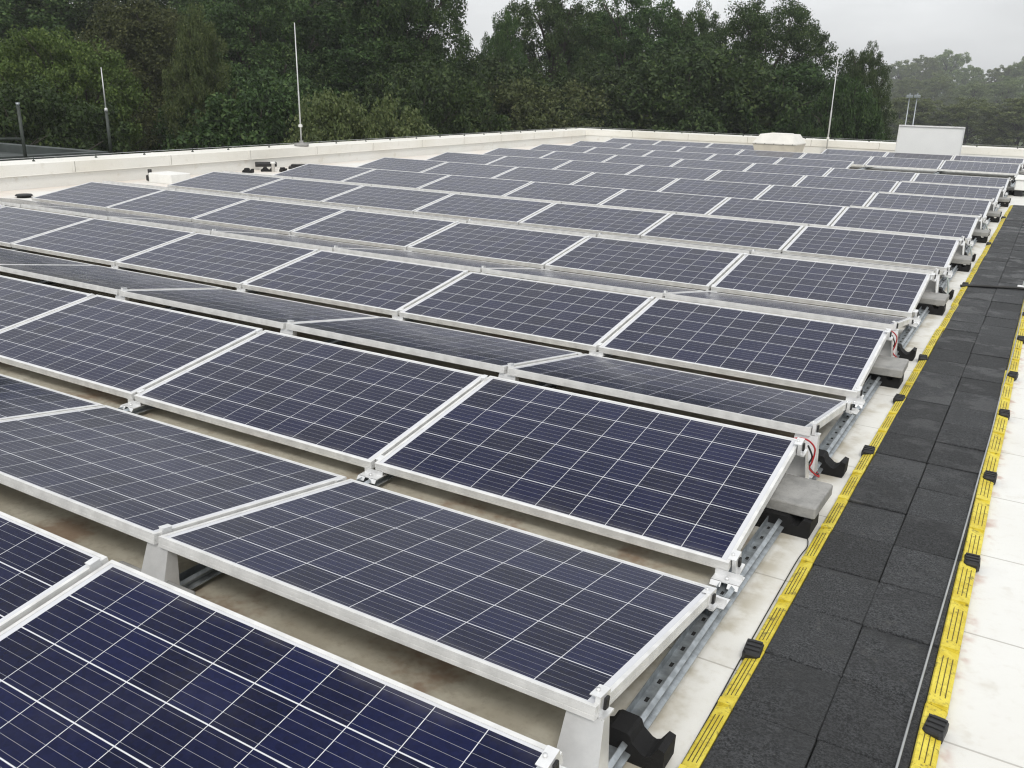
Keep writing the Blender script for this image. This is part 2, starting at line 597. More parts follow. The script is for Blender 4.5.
# lower upstand sheet standing slightly proud
mb.build('wall_face', M['upstand'], par)
mb = MB()
prof = [(XL - WT - 0.03, 0.345), (XL + 0.001, 0.345), (XL + 0.001, 0.215), (XL + 0.038, 0.215), (XL + 0.030, 0.222), (XL + 0.030, 0.398), (XL + 0.02, 0.405), (XL - WT - 0.03, 0.425)]
mb.prism(prof, 'y', -9.0, YF - 0.02, 0, lf)
prof = [(YF - 0.02, 0.218), (YF - 0.001, 0.218), (YF - 0.001, 0.345), (YF + WT + 0.03, 0.345), (YF + WT + 0.03, 0.425), (YF - 0.02, 0.405)]
mb.prism(prof, 'x', XL - WT - 0.03, 14.0, 0, lf)
cop = mb.build('coping', M['coping'], par)
mb = MB()
for i in range(18):      # cover strips on coping joints
    y = -7 + i * 2.0
    mb.prism([(XL + 0.036, 0.225), (XL + 0.036, 0.402), (XL + 0.018, 0.411), (XL - WT - 0.02, 0.430), (XL - WT - 0.02, 0.425), (XL + 0.026, 0.398)][::-1], 'y', y, y + 0.045, 0, lf)
for i in range(13):
    x = -12.0 + i * 2.0
    mb.prism([(YF - 0.026, 0.225), (YF - 0.026, 0.411), (YF + WT + 0.02, 0.431), (YF + WT, 0.42), (YF - 0.018, 0.40)], 'x', x, x + 0.045, 0, lf)
mb.build('joint_strip', M['coping'], cop)
mb = MB()
for i in range(18):
    y = -7 + i * 2.0 + 0.047
    mb.box((XL + 0.0301, y, 0.224), (XL + 0.0335, y + 0.012, 0.398), 0, lf)
for i in range(13):
    x = -12.0 + i * 2.0 + 0.047
    mb.box((x, YF - 0.0235, 0.225), (x + 0.012, YF - 0.0201, 0.40), 0, lf)
mb.build('sealant_line', simple('old_sealant', (0.38, 0.365, 0.32), 0.8), cop)
# facades on the sides we never face
mb = MB()
mb.box((XL - 0.002, -9.0, GZ), (14.0, -8.9, -0.352), 0, lf)
mb.box((13.9, -8.9, GZ), (14.0, YF, -0.352), 0, lf)
mb.build('facade', M['facade'], par)

# lightning conductor on the coping
lc = empty('lightning_conductor', (XL - 0.2, 0, 0.42))
tag(lc, 'thin lightning conductor wire on small holders along the parapet top', 'lightning conductor')
l2 = loc_of(lc)
mb = MB()
mb.tube([l2((XL - 0.22, -8, 0.475)), l2((XL - 0.22, YF + 0.2, 0.475)), l2((13.5, YF + 0.22, 0.475))], 0.005, 0, 6)
mb.build('wire', M['steel_rod'], lc)
mh = MB()
mh.cbox((-0.018, -0.018, -0.01), (0.018, 0.018, 0.014), 0.005)
mh.box((-0.006, -0.006, 0.014), (0.006, 0.006, 0.056))
hm = mh.mesh('holder', M['dark_steel'])
for i in range(26):
    child('holder', hm, lc, l2((XL - 0.22, 1.0 + i * 1.07 + rnd.uniform(-.1, .1), 0.422)))
for i in range(18):
    child('holder', hm, lc, l2((XL + 0.6 + i * 0.98 + rnd.uniform(-.1, .1), YF + 0.22, 0.422)))

# ------------------------------------------------------------------ solar panels


def frame_mesh():
    m = MB()
    for z0, z1, ins in ((-PT, -0.026, 0.0), (-0.026, -0.023, 0.0015), (-0.023, -0.010, 0.0), (-0.010, -0.0085, 0.001), (-0.0085, 0.0, 0.0)):
        i = ins
        lip = 0.013
        m.box((-PL + i, i, z0), (-i, lip, z1))
        m.box((-PL + i, PW - lip, z0), (-i, PW - i, z1))
        m.box((-PL + i, lip, z0), (-PL + lip, PW - lip, z1))
        m.box((-lip, lip, z0), (-i, PW - lip, z1))
    # inward bottom flange
    m.box((-PL + 0.013, 0.013, -PT), (-0.013, 0.035, -PT + 0.002))
    m.box((-PL + 0.013, PW - 0.035, -PT), (-0.013, PW - 0.013, -PT + 0.002))
    return m.mesh('frame', M['alu'])


def sheet_mesh():
    m = MB()
    x0, x1, y0, y1 = -PL + 0.0128, -0.0128, 0.0128, PW - 0.0128
    vs = [(x0, y0, -0.0022), (x1, y0, -0.0022), (x1, y1, -0.0022), (x0, y1, -0.0022)]
    m.add(vs, [(0, 1, 2, 3)], 0)
    m.add([(a, b_, -0.007) for a, b_, _ in vs], [(3, 2, 1, 0)], 1)
    return m.mesh('cell_sheet', [M['cells'], M['backsheet']])


FRAME, SHEET = frame_mesh(), sheet_mesh()
mj = MB()
mj.cbox((-0.90, PW - 0.16, -0.026), (-0.76, PW - 0.06, -0.0075), 0.006)
JBOX = mj.mesh('junction_box', M['black_plastic'])


def panel(loc, rot, label, group, back=False):
    o = empty('solar_panel', loc, rot)
    tag(o, label, 'solar panel', group)
    child('frame', FRAME, o)
    child('cell_sheet', SHEET, o)
    if back:
        child('junction_box', JBOX, o)
    return o


for k in range(NROW):
    dx = (0.015, -0.004, 0.004, -0.018, -0.006, 0.002, 0.0, 0.002, 0.004, 0, 0, 0)[k]
    for i in range(NCOL):
        if k == 9 and i < 2:
            continue
        if k == 11 and i == 3:
            continue
        x = -i * L - 0.011 + dx
        jz = rnd.uniform(-0.002, 0.002)
        jr = rnd.uniform(-0.0018, 0.0018)
        panel((x, k * P, H0 + jz), (TILT + jr, 0, 0),
              'blue solar panel tilted towards the camera, %s row back, %s panel from the walkway' % (ORD[k], ORD[i]),
              'solar panels tilted towards the camera')
        # away-facing partner; beyond the fifth row only the ends by the walkway can be glimpsed
        if k <= 4 or i == 0:
            if k in (8, 9) and i < 2:
                continue
            panel((x + rnd.uniform(-.002, .002), k * P + W + GR, H1 + rnd.uniform(-.002, .002)), (-TILT + rnd.uniform(-.0018, .0018), 0, 0),
                  'grey-blue solar panel sloping away behind the %s ridge, %s panel from the walkway' % (ORD[k], ORD[i]),
                  'solar panels sloping away from the camera')

# ------------------------------------------------------------------ rails under the panels


def rail_mesh():
    m = MB()
    y0, y1 = -0.6, 12 * P + 0.05
    m.prism([(-0.022, 0.030), (0.020, 0.030), (0.020, 0.033), (-0.022, 0.033)], 'y', y0, y1)
    m.prism([(0.020, 0.030), (0.023, 0.030), (0.023, 0.062), (0.020, 0.062)], 'y', y0, y1)
    m.prism([(-0.025, 0.030), (-0.022, 0.030), (-0.022, 0.062), (-0.025, 0.062)], 'y', y0, y1)
    m.prism([(0.023, 0.058), (0.036, 0.052), (0.036, 0.055), (0.023, 0.062)], 'y', y0, y1)
    m.prism([(0.023, 0.030), (0.046, 0.024), (0.046, 0.028), (0.023, 0.034)], 'y', y0, y1)
    y = y0 + 0.05
    while y < 12.0:
        m.box((-0.010, y, 0.0325), (0.001, y + 0.022, 0.0340), 1)
        y += 0.1
    return m.mesh('support_rail', [M['zinc'], M['dark_slot']])


RAIL = rail_mesh()
for i in range(NCOL + 1):
    o = bpy.data.objects.new('support_rail', RAIL)
    COL.objects.link(o)
    o.location = (-i * L - 0.004, 0, 0)
    tag(o, 'galvanised slotted rail under the panel ends beside the walkway' if i == 0 else
        'galvanised slotted rail under the %s panel joint from the walkway' % ORD[i - 1], 'rail', 'rails under the solar panels')


def post_mesh(wd):
    """folded sheet post: front plate, two folded-back wings, foot lip (local: base at rail, front towards -y)"""
    m = MB()
    zt = H1 - PT - 0.004
    zb = 0.063
    t = 0.003

    def lean(z):
        return 0.055 * (zt - z) / (zt - zb)
    hw0, hw1 = wd * 0.5, wd * 0.62

    def plate(a, b_, c, d):
        vs = [Vector(p) for p in (a, b_, c, d)]
        n = (vs[1] - vs[0]).cross(vs[2] - vs[0]).normalized() * t
        m.add(vs + [v - n for v in vs], [(0, 1, 2, 3), (7, 6, 5, 4), (0, 4, 5, 1), (1, 5, 6, 2), (2, 6, 7, 3), (3, 7, 4, 0)])
    plate((-hw1, -lean(zb), zb), (hw1, -lean(zb), zb), (hw0, 0, zt), (-hw0, 0, zt))
    plate((hw1, -lean(zb), zb), (hw1, -lean(zb) + 0.075, zb), (hw0, 0.035, zt), (hw0, 0, zt))
    plate((-hw1, -lean(zb) + 0.075, zb), (-hw1, -lean(zb), zb), (-hw0, 0, zt), (-hw0, 0.035, zt))
    m.box((-hw0, 0.0035, zt - 0.003), (hw0, 0.06, zt))
    m.box((-hw1, -lean(zb) - 0.03, zb - 0.004), (hw1, -lean(zb) + 0.09, zb - 0.0005))
    return m.mesh('post_plate', M['alu_bright'])


POST = post_mesh(0.105)
# end clamp gripping the frame: aluminium hook + black plug (local origin at frame corner top)
m = MB()
m.box((0.001, -0.028, -0.052), (0.016, 0.034, 0.0035))
m.box((-0.016, -0.028, 0.0005), (0.001, 0.034, 0.0035))
m.box((0.016, -0.028, -0.055), (0.032, 0.034, -0.048))
m.tube([(-0.006, 0.003, 0.0035), (-0.006, 0.003, 0.0085)], 0.0065, 0, 8)
ENDCLAMP = m.mesh('clamp', M['alu_bright'])
m = MB()
m.cbox((0.0158, -0.006, -0.040), (0.024, 0.016, -0.006), 0.002)
PLUG = m.mesh('plug', M['black_plastic'])
m = MB()
m.box((-0.0135, -0.02, 0.0004), (0.0135, 0.02, 0.0014))
m.box((-0.0085, -0.02, -0.04), (0.0085, 0.02, 0.0004))
MIDCLAMP = m.mesh('clamp', M['alu_bright'])
# low bracket: foot plate with two turned-up lips and an upright
m = MB()
m.box((-0.052, -0.045, 0.0625), (0.052, 0.032, 0.0655))
m.box((-0.052, 0.000, 0.0655), (0.052, 0.003, 0.086))
m.prism([(-0.045, 0.0655), (-0.042, 0.0655), (-0.055, 0.050), (-0.058, 0.050)][::-1], 'x', -0.052, -0.012)
m.prism([(-0.045, 0.0655), (-0.042, 0.0655), (-0.055, 0.050), (-0.058, 0.050)][::-1], 'x', 0.012, 0.052)
m.tube([(0, -0.02, 0.0655), (0, -0.02, 0.074)], 0.008, 0, 6)
LOW = m.mesh('bracket_plate', M['alu_bright'])


def place_support(kind, k, i, face):
    """kind ridge|valley, face near|away"""
    x = -i * L
    if kind == 'ridge':
        y = k * P + (W if face == 'near' else W + GR)
        o = empty('ridge_post', (x, y, 0.06))
        p = child('post_plate', POST, o, (-0.030 if i == 0 else 0, (-0.012 if face == 'near' else 0.012), -0.06))
        if face == 'near':
            p.rotation_euler = (0, 0, math.pi)
            p.location.y = 0.0
        z = H1
        lbl = 'folded aluminium post holding the %s edge of the %s ridge, ' % ('near' if face == 'near' else 'far', ORD[k])
        cat, grp = 'post', 'posts under the panel ridges'
    else:
        y = k * P + (0 if face == 'near' else 2 * W + GR)
        o = empty('valley_bracket', (x, y, 0.06))
        p = child('bracket_plate', LOW, o, (-0.01 if i == 0 else 0, 0.0, -0.06))
        if face == 'away':
            p.rotation_euler = (0, 0, math.pi)
        z = H0
        lbl = 'small bracket under the low edge of the %s %s row, ' % (ORD[k], 'facing' if face == 'near' else 'averted')
        cat, grp = 'bracket', 'brackets under the low panel edges'
    lbl += 'beside the walkway' if i == 0 else 'at the %s joint' % ORD[i - 1]
    tag(o, lbl, cat, grp)
    sgn = 1 if ((kind == 'valley') == (face == 'near')) else -1
    c = child('clamp', ENDCLAMP if i == 0 else MIDCLAMP, o, (-0.010 if i == 0 else 0, sgn * 0.05, z - 0.06 + 0.05 * math.sin(TILT)))
    c.rotation_euler = (TILT if face == 'near' else -TILT, 0, 0)
    if i == 0:
        child('plug', PLUG, c)


for k in range(NROW):
    for i in range(NCOL + 1):
        if i > 0 and not (k <= 3 and i <= 4):
            continue
        if not (k == 9 and i < 2):
            place_support('ridge', k, i, 'near')
            place_support('valley', k, i, 'near')
        if not (k in (8, 9) and i < 2):
            place_support('ridge', k, i, 'away')
            place_support('valley', k, i, 'away')

# ------------------------------------------------------------------ rubber feet and ballast blocks along the walkway end
m = MB()
prof = [(-0.085, 0.0), (0.128, 0.0), (0.136, 0.014), (0.138, 0.082), (0.119, 0.088), (0.096, 0.048), (0.084, 0.042), (0.072, 0.046),
        (0.044, 0.070), (0.037, 0.092), (0.028, 0.098), (-0.022, 0.100), (-0.034, 0.092), (-0.046, 0.064), (-0.070, 0.052), (-0.090, 0.030)]
m.prism([(q[0], q[1] * 0.92) for q in prof], 'y', 0.0, 0.085)
FOOT = m.mesh('rubber_foot', M['foot_rubber'])
m = MB()
prof = [(-0.085, 0.0), (0.140, 0.0), (0.146, 0.014), (0.144, 0.074), (0.112, 0.078), (0.092, 0.046), (0.070, 0.046),
        (0.050, 0.078), (-0.085, 0.078), (-0.090, 0.020)]
m.prism(prof, 'y', 0.0, 0.15)
FOOT2 = m.mesh('rubber_foot', M['foot_rubber'])
m = MB()
m.cbox((-0.235, 0.0, 0.0), (0.155, 0.30, 0.052), 0.007)
BLOCK = m.mesh('concrete_block', M['concrete'])
for k in range(NROW):
    o = bpy.data.objects.new('rubber_foot', FOOT)
    COL.objects.link(o)
    o.location = (0.002 + rnd.uniform(-.006, .006), k * P + 1.315 + rnd.uniform(-.02, .02), 0.001)
    tag(o, 'open black rubber foot with raised horns just behind the %s ridge, by the walkway' % ORD[k], 'rubber foot', 'black rubber feet along the walkway end')
    o = bpy.data.objects.new('rubber_foot', FOOT2)
    COL.objects.link(o)
    o.location = (0.003, k * P + 0.60 + rnd.uniform(-.02, .02), 0.001)
    tag(o, 'black rubber foot under the concrete block before the %s ridge' % ORD[k], 'rubber foot', 'black rubber feet under the blocks')
    if k == 9:
        continue
    o = bpy.data.objects.new('concrete_block', BLOCK)
    COL.objects.link(o)
    o.location = (rnd.uniform(-.012, .006), k * P + 0.60 + rnd.uniform(-.025, .025), 0.0795)
    o.rotation_euler = (0, 0, rnd.uniform(-.03, .03))
    tag(o, 'grey concrete ballast block jutting out beside the walkway before the %s ridge' % ORD[k], 'ballast block', 'concrete blocks at the panel ends')
for i in (1, 2):
    for k in (0, 1):
        o = bpy.data.objects.new('concrete_block', BLOCK)
        COL.objects.link(o)
        o.location = (-i * L + 0.04, k * P + W - 0.12, 0.0685)
        tag(o, 'grey concrete ballast block under the panels at the %s joint of the %s ridge' % (ORD[i - 1], ORD[k]), 'ballast block', 'concrete blocks under the ridge')

# cables at the panel ends


def cable(name, pts, rad, mat, label, cat, group=None):
    m = MB()
    # Catmull-Rom smoothing
    q = [Vector(p) for p in pts]
    out = []
    for a in range(len(q) - 1):
        p0, p1, p2, p3 = q[max(a - 1, 0)], q[a], q[a + 1], q[min(a + 2, len(q) - 1)]
        for s in range(6):
            t = s / 6
            out.append(0.5 * ((2 * p1) + (p2 - p0) * t + (2 * p0 - 5 * p1 + 4 * p2 - p3) * t * t + (3 * p1 - p0 - 3 * p2 + p3) * t ** 3))
    out.append(q[-1])
    m.tube(out, rad, 0, 7)
    return tag(m.build(name, mat), label, cat, group)


for k, w_ in ((1, 'nearest'), (2, 'next')):
    y = k * P + W
    cable('red_cable', [(-0.12, y + 0.07, H1 - 0.06), (-0.05, y + 0.06, H1 - 0.02), (0.0, y + 0.07, H1 - 0.02), (0.035, y + 0.085, H1 - 0.06), (0.030, y + 0.09, 0.15),
                        (0.020, y + 0.10, 0.11), (0.040, y + 0.13, 0.075), (0.055, y + 0.17, 0.05), (0.02, y + 0.25, 0.045)], 0.0042, M['red'],
          'thin red cable looping down the post at the %s ridge with cable' % w_, 'cable', 'cables at the ridge ends')
    cable('black_cable', [(0.005, y + 0.08, H1 - 0.05), (0.026, y + 0.095, 0.17), (0.012, y + 0.11, 0.12), (0.034, y + 0.15, 0.07), (0.045, y + 0.20, 0.05)],
          0.0045, M['wire_black'], 'black cable beside the red one at the %s ridge with cable' % w_, 'cable', 'cables at the ridge ends')
for k in (3, 4, 5):
    y = k * P + W
    cable('grey_cable', [(0.015, y + 0.02, 0.10), (0.05, y - 0.02, 0.055), (0.09, y + 0.12, 0.05), (0.10, y + 0.38, 0.06), (0.06, y + 0.75, 0.075), (0.025, y + 1.0, 0.085)],
          0.009, M['grey_cable'], 'pale grey earthing cable curving along the rail after the %s ridge' % ORD[k], 'cable', 'earthing cables along the rail')
cable('black_hose', [(-L + 0.1, 0.50, 0.02), (-L + 0.20, 0.68, 0.03), (-L + 0.38, 0.78, 0.06), (-L + 0.62, 0.86, 0.05), (-L + 0.95, 0.80, 0.02), (-L + 1.3, 0.60, 0.015)],
      0.012, M['wire_black'], 'black cable lying under the ridge between the two nearest rows', 'cable')
cable('thin_wire', [(0.170, 0.2, 0.006), (0.166, 1.48, 0.006), (0.158, 2.0, 0.006), (0.152, 2.67, 0.006), (0.156, 2.86, 0.006), (0.10, 2.98, 0.006), (0.03, 2.92, 0.01)],
      0.0022, M['wire_black'], 'hair-thin dark wire on the roof along the left yellow edge', 'wire')

# ------------------------------------------------------------------ rubber walkway
TX0, TXC, TX1 = 0.219, 0.4615, 0.704
YL0, YL1, YR0, YR1 = 0.170, 0.219, 0.704, 0.765
m = MB()
w2 = (TXC - TX0)
m.cbox((0.0010, 0.0010, 0.004), (w2 - 0.0010, 0.3333 - 0.0010, 0.030), 0.0046)
TILE = m.mesh('rubber_tile', M['tile'])


def edge_mesh(x0, x1, name, out):
    """yellow ramp edge for one metre: three segments with slotted grooves; out = -1 left, +1 right"""
    m = MB()
    for s in range(3):
        y0 = s / 3 + 0.001
        y1 = (s + 1) / 3 - 0.001
        a, b_ = (0.031, 0.021)
        zl, zr = (b_, a) if out < 0 else (a, b_)
        prof = [(x0, 0.003), (x1, 0.003), (x1, zr - 0.004), (x1 - 0.004, zr), (x0 + 0.004, zl), (x0, zl - 0.004)]
        m.prism(prof, 'y', y0, y1, 0)
        # thin dark strips drawn as the groove lines
        for g in (0.28, 0.52, 0.76):
            xc = x0 + (x1 - x0) * g
            z = zl + (zr - zl) * g
            m.box((xc - 0.0013, y0 + 0.060, z - 0.004), (xc + 0.0013, y1 - 0.045, z + 0.0010), 1)
        m.box((x0 + 0.003, y0 + 0.004, 0.02), (x1 - 0.003, y0 + 0.030, max(zl, zr) + 0.0015), 0)
    return m.mesh(name, [M['yellow'], M['groove']])


EL, ER = edge_mesh(YL0, YL1, 'yellow_edge', -1), edge_mesh(YR0, YR1, 'yellow_edge', 1)


def clip_mesh(x0, x1):
    m = MB()
    m.cbox((x0 - 0.006, -0.045, 0.003), (x1 + 0.006, 0.045, 0.044), 0.010)
    for j in range(3):
        y = -0.028 + j * 0.024
        m.cbox((x0 - 0.003, y, 0.0435), (x1 + 0.003, y + 0.010, 0.048), 0.002)
    return m.mesh('connector_clip', M['black_plastic'])


CL, CR = clip_mesh(YL0 - 0.002, YL1 - 0.006), clip_mesh(YR0 + 0.020, YR1 + 0.004)
for n in range(18):
    y = -1.0 + n
    if n == 0:
        lb = 'black rubber walkway mat with yellow edges lying under the camera'
    else:
        lb = '%s black rubber walkway mat with yellow edges, counted from the camera' % ORD[n - 1]
    o = empty('walkway_mat', (0, y, 0))
    tag(o, lb, 'walkway mat', 'rubber mats of the walkway')
    for s in range(3):
        for xx in (TX0, TXC):
            c = child('rubber_tile', TILE, o, (xx + rnd.uniform(-.0015, .0015), s / 3 + rnd.uniform(-.0015, .0015), rnd.uniform(-0.003, 0.003)))
            c.rotation_euler = (rnd.uniform(-.010, .010), rnd.uniform(-.012, .012), rnd.uniform(-.005, .005))
    for em in (EL, ER):
        c = child('yellow_edge', em, o, (rnd.uniform(-.004, .004), 0, rnd.uniform(-.002, .002)))
        c.rotation_euler = (0, 0, rnd.uniform(-.006, .006))
    if n in (0, 2, 4, 5, 6, 9, 12, 15):
        child('connector_clip', CL, o, (rnd.uniform(-.006, .004), 0.97 if n == 2 else 0.985 + rnd.uniform(-.015, .015), 0)).rotation_euler = (0, 0, rnd.uniform(-.12, .12))
    if n < 13:
        child('connector_clip', CR, o, (rnd.uniform(-.004, .006), 0.985 + rnd.uniform(-.015, .015), 0)).rotation_euler = (0, 0, rnd.uniform(-.12, .12))

cable('conductor_rod', [(0.650, -1.0, 0.043), (0.674, 1.7, 0.043), (0.692, 3.2, 0.043), (0.697, 3.9, 0.043), (0.704, 4.6, 0.043), (0.706, 5.5, 0.043), (0.718, 6.5, 0.044), (0.714, 9.0, 0.046)], 0.0036, M['steel_rod'],
      'thin grey metal rod lying along the right side of the walkway', 'metal rod')
cable('cross_cable', [(0.155, 8.90, 0.030), (0.26, 8.93, 0.041), (0.45, 9.00, 0.041), (0.66, 9.06, 0.043), (0.80, 9.10, 0.02)], 0.014, M['wire_black'],
      'thick black cable laid straight across the rubber walkway', 'cable')
h = empty('conductor_holder', (0.685, 9.22, 0.032))
tag(h, 'white plastic rod holder on a small plate at the right walkway edge', 'rod holder')
m = MB()
m.cbox((-0.06, -0.07, 0.0), (0.09, 0.02, 0.012), 0.004)
m.build('base_plate', M['alu_bright'], h)
m = MB()
m.tube([(0.03, 0.02, 0.012), (0.03, 0.02, 0.05), (0.03, 0.02, 0.085), (0.03, 0.02, 0.10)], [0.05, 0.046, 0.034, 0.014], 0, 12)
m.build('cap', M['white_plastic'], h)

# ------------------------------------------------------------------ things on the roof
# mushroom vent
v = empty('roof_vent', (-6.02, 25.3, 0))
tag(v, 'cream box-shaped roof ventilator with flared cowl standing among the far panels', 'roof vent')


def frust(m, hx0, hy0, z0, hx1, hy1, z1, mi=0):
    vs = [(-hx0, -hy0, z0), (hx0, -hy0, z0), (hx0, hy0, z0), (-hx0, hy0, z0), (-hx1, -hy1, z1), (hx1, -hy1, z1), (hx1, hy1, z1), (-hx1, hy1, z1)]
    m.add(vs, [(0, 3, 2, 1), (4, 5, 6, 7), (0, 1, 5, 4), (1, 2, 6, 5), (2, 3, 7, 6), (3, 0, 4, 7)], mi)


m = MB()
frust(m, 0.40, 0.40, 0.0, 0.40, 0.40, 0.13)
m.build('kerb', M['coping'], v)
m = MB()
frust(m, 0.52, 0.50, 0.131, 0.585, 0.56, 0.42)
m.build('lower_cowl', simple('vent_tan', (0.68, 0.64, 0.555), 0.5, 0, 0.08, 4), v)
m = MB()
frust(m, 0.597, 0.57, 0.422, 0.597, 0.57, 0.445)
frust(m, 0.592, 0.565, 0.447, 0.44, 0.42, 0.68)
uc = m.build('upper_cowl', M['vent_cream'], v)
m = MB()
frust(m, 0.30, 0.28, 0.682, 0.29, 0.27, 0.70)
m.build('cap', M['vent_cream'], uc)
m = MB()
for q in (-0.5, -0.25, 0.0, 0.25, 0.5):
    m.tube([(q, -0.575, 0.434), (q, -0.566, 0.434)], 0.012, 0, 6)
m.box((-0.60, -0.574, 0.4195), (0.60, -0.5705, 0.4235))
m.build('fixing', M['dark_steel'], v)

# panel stood on edge, back towards us
panel((-1.55 - PL, 26.74, 0.012), (R(96), 0, math.pi),
      'solar panel stood upright on its long edge at the far end, pale back facing us', None)

bx = empty('equipment_box', (0.70, 19.5, 0))
tag(bx, 'white box on feet at the far end of the walkway', 'box')
m = MB()
m.cbox((-0.58, -0.55, 0.115), (0.62, 0.55, 0.30), 0.015)
m.build('body', M['white_plastic'], bx)
m = MB()
m.cbox((-0.60, -0.57, 0.302), (0.64, 0.57, 0.325), 0.006)
m.build('lid', M['white_plastic'], bx)
for sx in (-0.5, 0.54):
    for sy in (-0.45, 0.45):
        m = MB()
        m.cbox((sx - 0.07, sy - 0.07, 0.001), (sx + 0.07, sy + 0.07, 0.114), 0.01)
        m.build('foot', M['black_plastic'], bx)

# coil of cable before the far parapet
m = MB()
c0 = Vector((-2.05, 28.1, 0.0))
pts = []
for s in range(80):
    a = s * 0.42
    rr = 0.20 + 0.05 * math.sin(s * 1.7)
    pts.append(c0 + Vector((rr * math.cos(a), 0.12 * math.sin(a), 0.16 + 0.11 * math.sin(a + 0.6) + 0.015 * math.sin(s * .9))))
m.tube(pts, 0.022, 0, 6)
m.tube([c0 + Vector((0.15, 0, 0.15)), c0 + Vector((0.26, -0.05, 0.28)), c0 + Vector((0.30, 0.0, 0.36))], 0.016, 0, 6)
tag(m.build('cable_coil', M['wire_black']), 'tangled coil of black cable lying by the far parapet at right', 'cable')

# left edge clutter
bx = empty('junction_box', (-12.95, 10.35, 0))
tag(bx, 'low white box with a black fitting beside the left parapet', 'box')
m = MB()
m.cbox((-0.28, -0.22, 0.0), (0.32, 0.22, 0.17), 0.012)
m.build('body', M['white_plastic'], bx)
m = MB()
m.cbox((-0.38, -0.20, 0.02), (-0.285, -0.08, 0.12), 0.01)
m.tube([(-0.33, -0.14, 0.12), (-0.33, -0.14, 0.22)], 0.035, 0, 10)
m.build('fitting', M['black_plastic'], bx)
for n, (x, y, a) in enumerate(((-13.35, 12.55, 0.3), (-13.25, 12.98, 0.8), (-12.98, 13.15, -0.4))):
    o = bpy.data.objects.new('rubber_foot', FOOT)
    COL.objects.link(o)
    o.location = (x, y, 0.001)
    o.rotation_euler = (0, 0, a)
    tag(o, 'loose black rubber foot on the bare roof left of the panels, %s' % ('leftmost', 'middle of three', 'rightmost')[n], 'rubber foot', 'loose rubber feet by the left parapet')
m = MB()
m.cbox((-0.22, -0.05, 0.0), (0.22, 0.05, 0.05), 0.01)
m.box((-0.19, -0.03, 0.0505), (0.19, 0.03, 0.065))
o = m.build('black_profile', M['black_plastic'])
o.location = (-13.55, 13.30, 0.10)
o.rotation_euler = (0.9, 0, 0.9)
tag(o, 'black profile propped against the left parapet above the loose feet', 'profile')
m = MB()
m.cbox((-0.45, -0.16, 0.0), (0.45, 0.16, 0.05), 0.01)
m.cbox((-0.40, -0.10, 0.051), (0.10, 0.10, 0.09), 0.01)
o = m.build('black_tray', M['black_plastic'])
o.location = (-13.1, 14.15, 0.001)
o.rotation_euler = (0, 0, 0.7)
tag(o, 'flat black tray on the roof below the tall white mast', 'tray')
m = MB()
m.tube([(0, 0, 0), (0, 0, 0.16), (0, 0, 0.165), (0, 0, 0.20)], [0.035, 0.035, 0.055, 0.05], 0, 12)
o = m.build('vent_pipe', M['white_plastic'])
o.location = (-13.12, 13.08, 0)
tag(o, 'small white vent pipe with cap among the loose black feet', 'pipe')
m = MB()
m.tube([(0, 0, 0), (0, 0, 0.025), (0, 0, 0.027), (0, 0, 0.05)], [0.10, 0.10, 0.13, 0.11], 0, 12)
o = m.build('drain_cover', M['black_plastic'])
o.location = (-12.75, 7.5, 0)
tag(o, 'flat dark drain cover on the roof at the left end of the panels', 'drain')

# lightning masts


def mast(base, top, r0, r1, label, thick=0.0):
    o = empty('lightning_mast', base)
    tag(o, label, 'mast', 'lightning masts')
    b = Vector(base)
    d = Vector(top) - b
    m = MB()
    m.tube([d * 0.0 + Vector((0, 0, 0.03)), d * 0.45, d * 0.46, d], [r0, r0, r1, r1 * 0.8], 0, 8)
    m.build('rod', M['mast'], o)
    m = MB()
    m.tube([(0, 0, 0), (0, 0, 0.06), (0, 0, 0.065), (0, 0, 0.12)], [0.16, 0.16, 0.05, 0.04], 0, 14)
    m.build('base', M['concrete'], o)
    m = MB()
    q = d * 0.17
    m.cbox((q.x - 0.035, q.y - 0.035, q.z - 0.03), (q.x + 0.035, q.y + 0.035, q.z + 0.03), 0.01)
    m.build('collar', M['white_plastic'], o)
    return o


dm_ = ray(301.5, 144.5)
mp_ = Vector((CX, CY, CZ)) + dm_ * ((XL - 0.12 - CX) / dm_.x)
mast((XL - 0.12, mp_.y, 0.41), (XL - 0.14, mp_.y, 2.98), 0.017, 0.013, 'tall thin white lightning mast standing on the left parapet before the dark trees')
mast((-5.40, 28.45, 0.0), (-5.40, 28.45, 2.86), 0.022, 0.014, 'thin grey lightning mast by the far parapet right of the cream vent')

# lower neighbouring roof beyond the left parapet with mast and guard rail
nb_c = at(121, 151.5, 24)
nbx, nby, nbz = nb_c.x, nb_c.y, nb_c.z
nb = empty('neighbouring_building', (nbx, nby, GZ))
tag(nb, 'dark flat-roofed neighbouring building beyond the left parapet', 'building')
l3 = loc_of(nb)
m = MB()
m.box((nbx - 14, nby - 16, GZ), (nbx - 0.3, nby - 0.3, nbz - 0.45), 0, l3)
m.build('wall', M['facade'], nb)
m = MB()
m.box((nbx - 14.1, nby - 16.1, nbz - 0.449), (nbx - 0.2, nby - 0.2, nbz - 0.20), 0, l3)
m.box((nbx - 14.1, nby - 16.1, nbz - 0.199), (nbx - 13.8, nby - 0.2, nbz), 0, l3)
m.box((nbx - 0.5, nby - 16.1, nbz - 0.199), (nbx - 0.2, nby - 0.2, nbz), 0, l3)
m.box((nbx - 13.8, nby - 0.5, nbz - 0.199), (nbx - 0.5, nby - 0.2, nbz), 0, l3)
m.build('roof', M['dark_roof'], nb)
b0 = at(110.5, 148, 24.3)
b0.z = nbz - 0.2
o = empty('lightning_mast', b0)
tag(o, 'lightning mast with thick lower tube on the dark neighbouring roof', 'mast', 'lightning masts')
m = MB()
